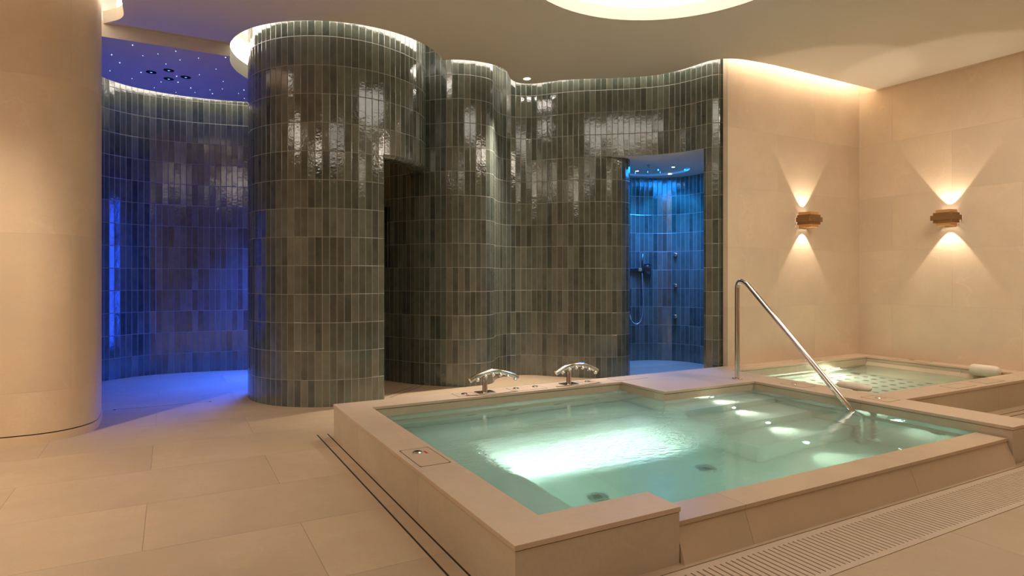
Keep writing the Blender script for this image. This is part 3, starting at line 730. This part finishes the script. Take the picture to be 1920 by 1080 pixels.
# ------------------------------------------------------------------ neck pillows
def pillow(loc, rot, L, r, label, strap):
    t = thing('neck_pillow', loc, label, 'pillow', group='cream neck pillows on the small pool')
    t.rotation_euler = rot
    bm = bmesh.new(); n = 26; P_ = []; Rr = []
    for i in range(n+1):
        u = -1 + 2*i/n; P_.append((0, u*L/2, 0)); Rr.append(r*max(.03, (1-abs(u)**7)**.5))
    tube(bm, P_, Rr, 24)
    for v in bm.verts: v.co.x *= .80
    bobj('cushion', bm, M['pillow'], t, smooth=True)
    boxo('strap', strap, M['hole'], t, .002)
pillow((4.712, 2.99, .243), (0, .9, 0), .29, .030, 'slim cream neck pillow lying on the dividing rim by the handrail', (.018, .05, -.02, .02, -.012, -.006))
pillow((6.755, 3.0, .215), (0, -.35, 0), .265, .058, 'plump cream neck pillow strapped over the rim at the right wall', (.03, .06, -.02, .02, -.02, -.012))

# ------------------------------------------------------------------ floor drains
def grating(x0, x1, label):
    t = thing('drain_grating', (x0, 1.44, 0), label, 'drain grating', group='slotted drain gratings along the front of the whirlpool')
    bm = bmesh.new(); W = x1-x0-.003; zt, zb = .0, -.018
    box(bm, 0, W, .004, .032, zb, zt); box(bm, 0, W, .265, .300, zb, zt)
    n = int(round(W/.0305)); p = W/n
    for i in range(n+1):
        a = max(0, i*p-.011); b_ = min(W, i*p+.011); box(bm, a, b_, .032, .265, zb, zt)
    bobj('slotted_plate', bm, M['grate'], t)
    boxo('channel', (0, W, .001, .303, -.058, -.050), M['gap'], t)
gl_ = ['leftmost visible at the bottom of the photo', 'second from the left', 'third from the left', 'fourth from the left, past the pool corner', 'fifth from the left', 'shortest, at the right wall']
for (a, b_), q in zip(((1.06,1.59),(1.59,2.77),(2.77,3.95),(3.95,5.13),(5.13,6.31),(6.31,6.975)), gl_):
    grating(a, b_, 'beige slotted drain grating before the whirlpool, ' + q)
def slot_drain(x, label, y0, y1):
    t = thing('slot_drain', (x, y0, 0), label, 'slot drain')
    boxo('lid', (-.032+.004, .033-.004, 0, y1-y0, -.03, .0006), M['floor'], t)
    for s in (-.036, .034): boxo('slot', (s-.004, s+.004, 0, y1-y0, -.03, .0009), M['gap'], t)
slot_drain(.932, 'long stone-topped slot drain in the floor along the left side of the whirlpool', 1.2, 4.45)
t = thing('slot_drain', (1.735, 5.545, 0), 'short slot drain in the floor between the tiled drum and the wavy wall', 'slot drain', math.atan2(.445,.484))
boxo('lid', (0,.655,-.03,.03,-.02,.0006), M['floor'], t)
for s in (-.034,.034): boxo('slot', (0,.66,s-.003,s+.003,-.02,.001), M['gap'], t)
t = thing('slot_drain', (4.66, 2.44, 0), 'slot drain in the floor along the front of the smaller pool', 'slot drain')
boxo('lid', (0,2.33,-.03,.03,-.02,.0006), M['floor'], t)
for s in (-.034,.034): boxo('slot', (0,2.33,s-.004,s+.004,-.02,.001), M['gap'], t)
t = thing('floor_hatch', (-.408, 6.108, 0), 'stone floor hatch with a dark seam and two finger notches before the alcove', 'floor hatch')
boxo('seam', (0,.714,-.0015,.0015,-.01,.0006), M['gap'], t)
for x in (0,.714): boxo('notch', (x-.010,x+.010,-.012,.012,-.01,.001), M['gap'], t)

# ------------------------------------------------------------------ world, camera, view
wd = bpy.data.worlds.new('room_air'); scn.world = wd; wd.use_nodes = True
wd.node_tree.nodes['Background'].inputs[0].default_value = (1, .85, .68, 1); wd.node_tree.nodes['Background'].inputs[1].default_value = .02
cam = bpy.data.cameras.new('camera'); co = bpy.data.objects.new('camera', cam); COL.objects.link(co)
co.location = (0, 0, 1.1); co.rotation_euler = (PI/2, 0, -math.radians(28.78))
cam.sensor_width = 36; cam.lens = 36*1165/1920; cam.shift_y = -20/1920; cam.clip_start = .05
scn.camera = co
scn.view_settings.view_transform = 'Standard'; scn.view_settings.look = 'None'; scn.view_settings.gamma = 1; scn.view_settings.exposure = 0.07
scn.view_settings.use_curve_mapping = False
cy = scn.cycles
cy.max_bounces = 8; cy.diffuse_bounces = 4; cy.glossy_bounces = 4; cy.transmission_bounces = 4
cy.use_adaptive_sampling = True; cy.adaptive_threshold = .07
cy.sample_clamp_indirect = 40; cy.sample_clamp_direct = 0; cy.caustics_reflective = False; cy.caustics_refractive = True
cy.use_denoising = True; cy.use_light_tree = True
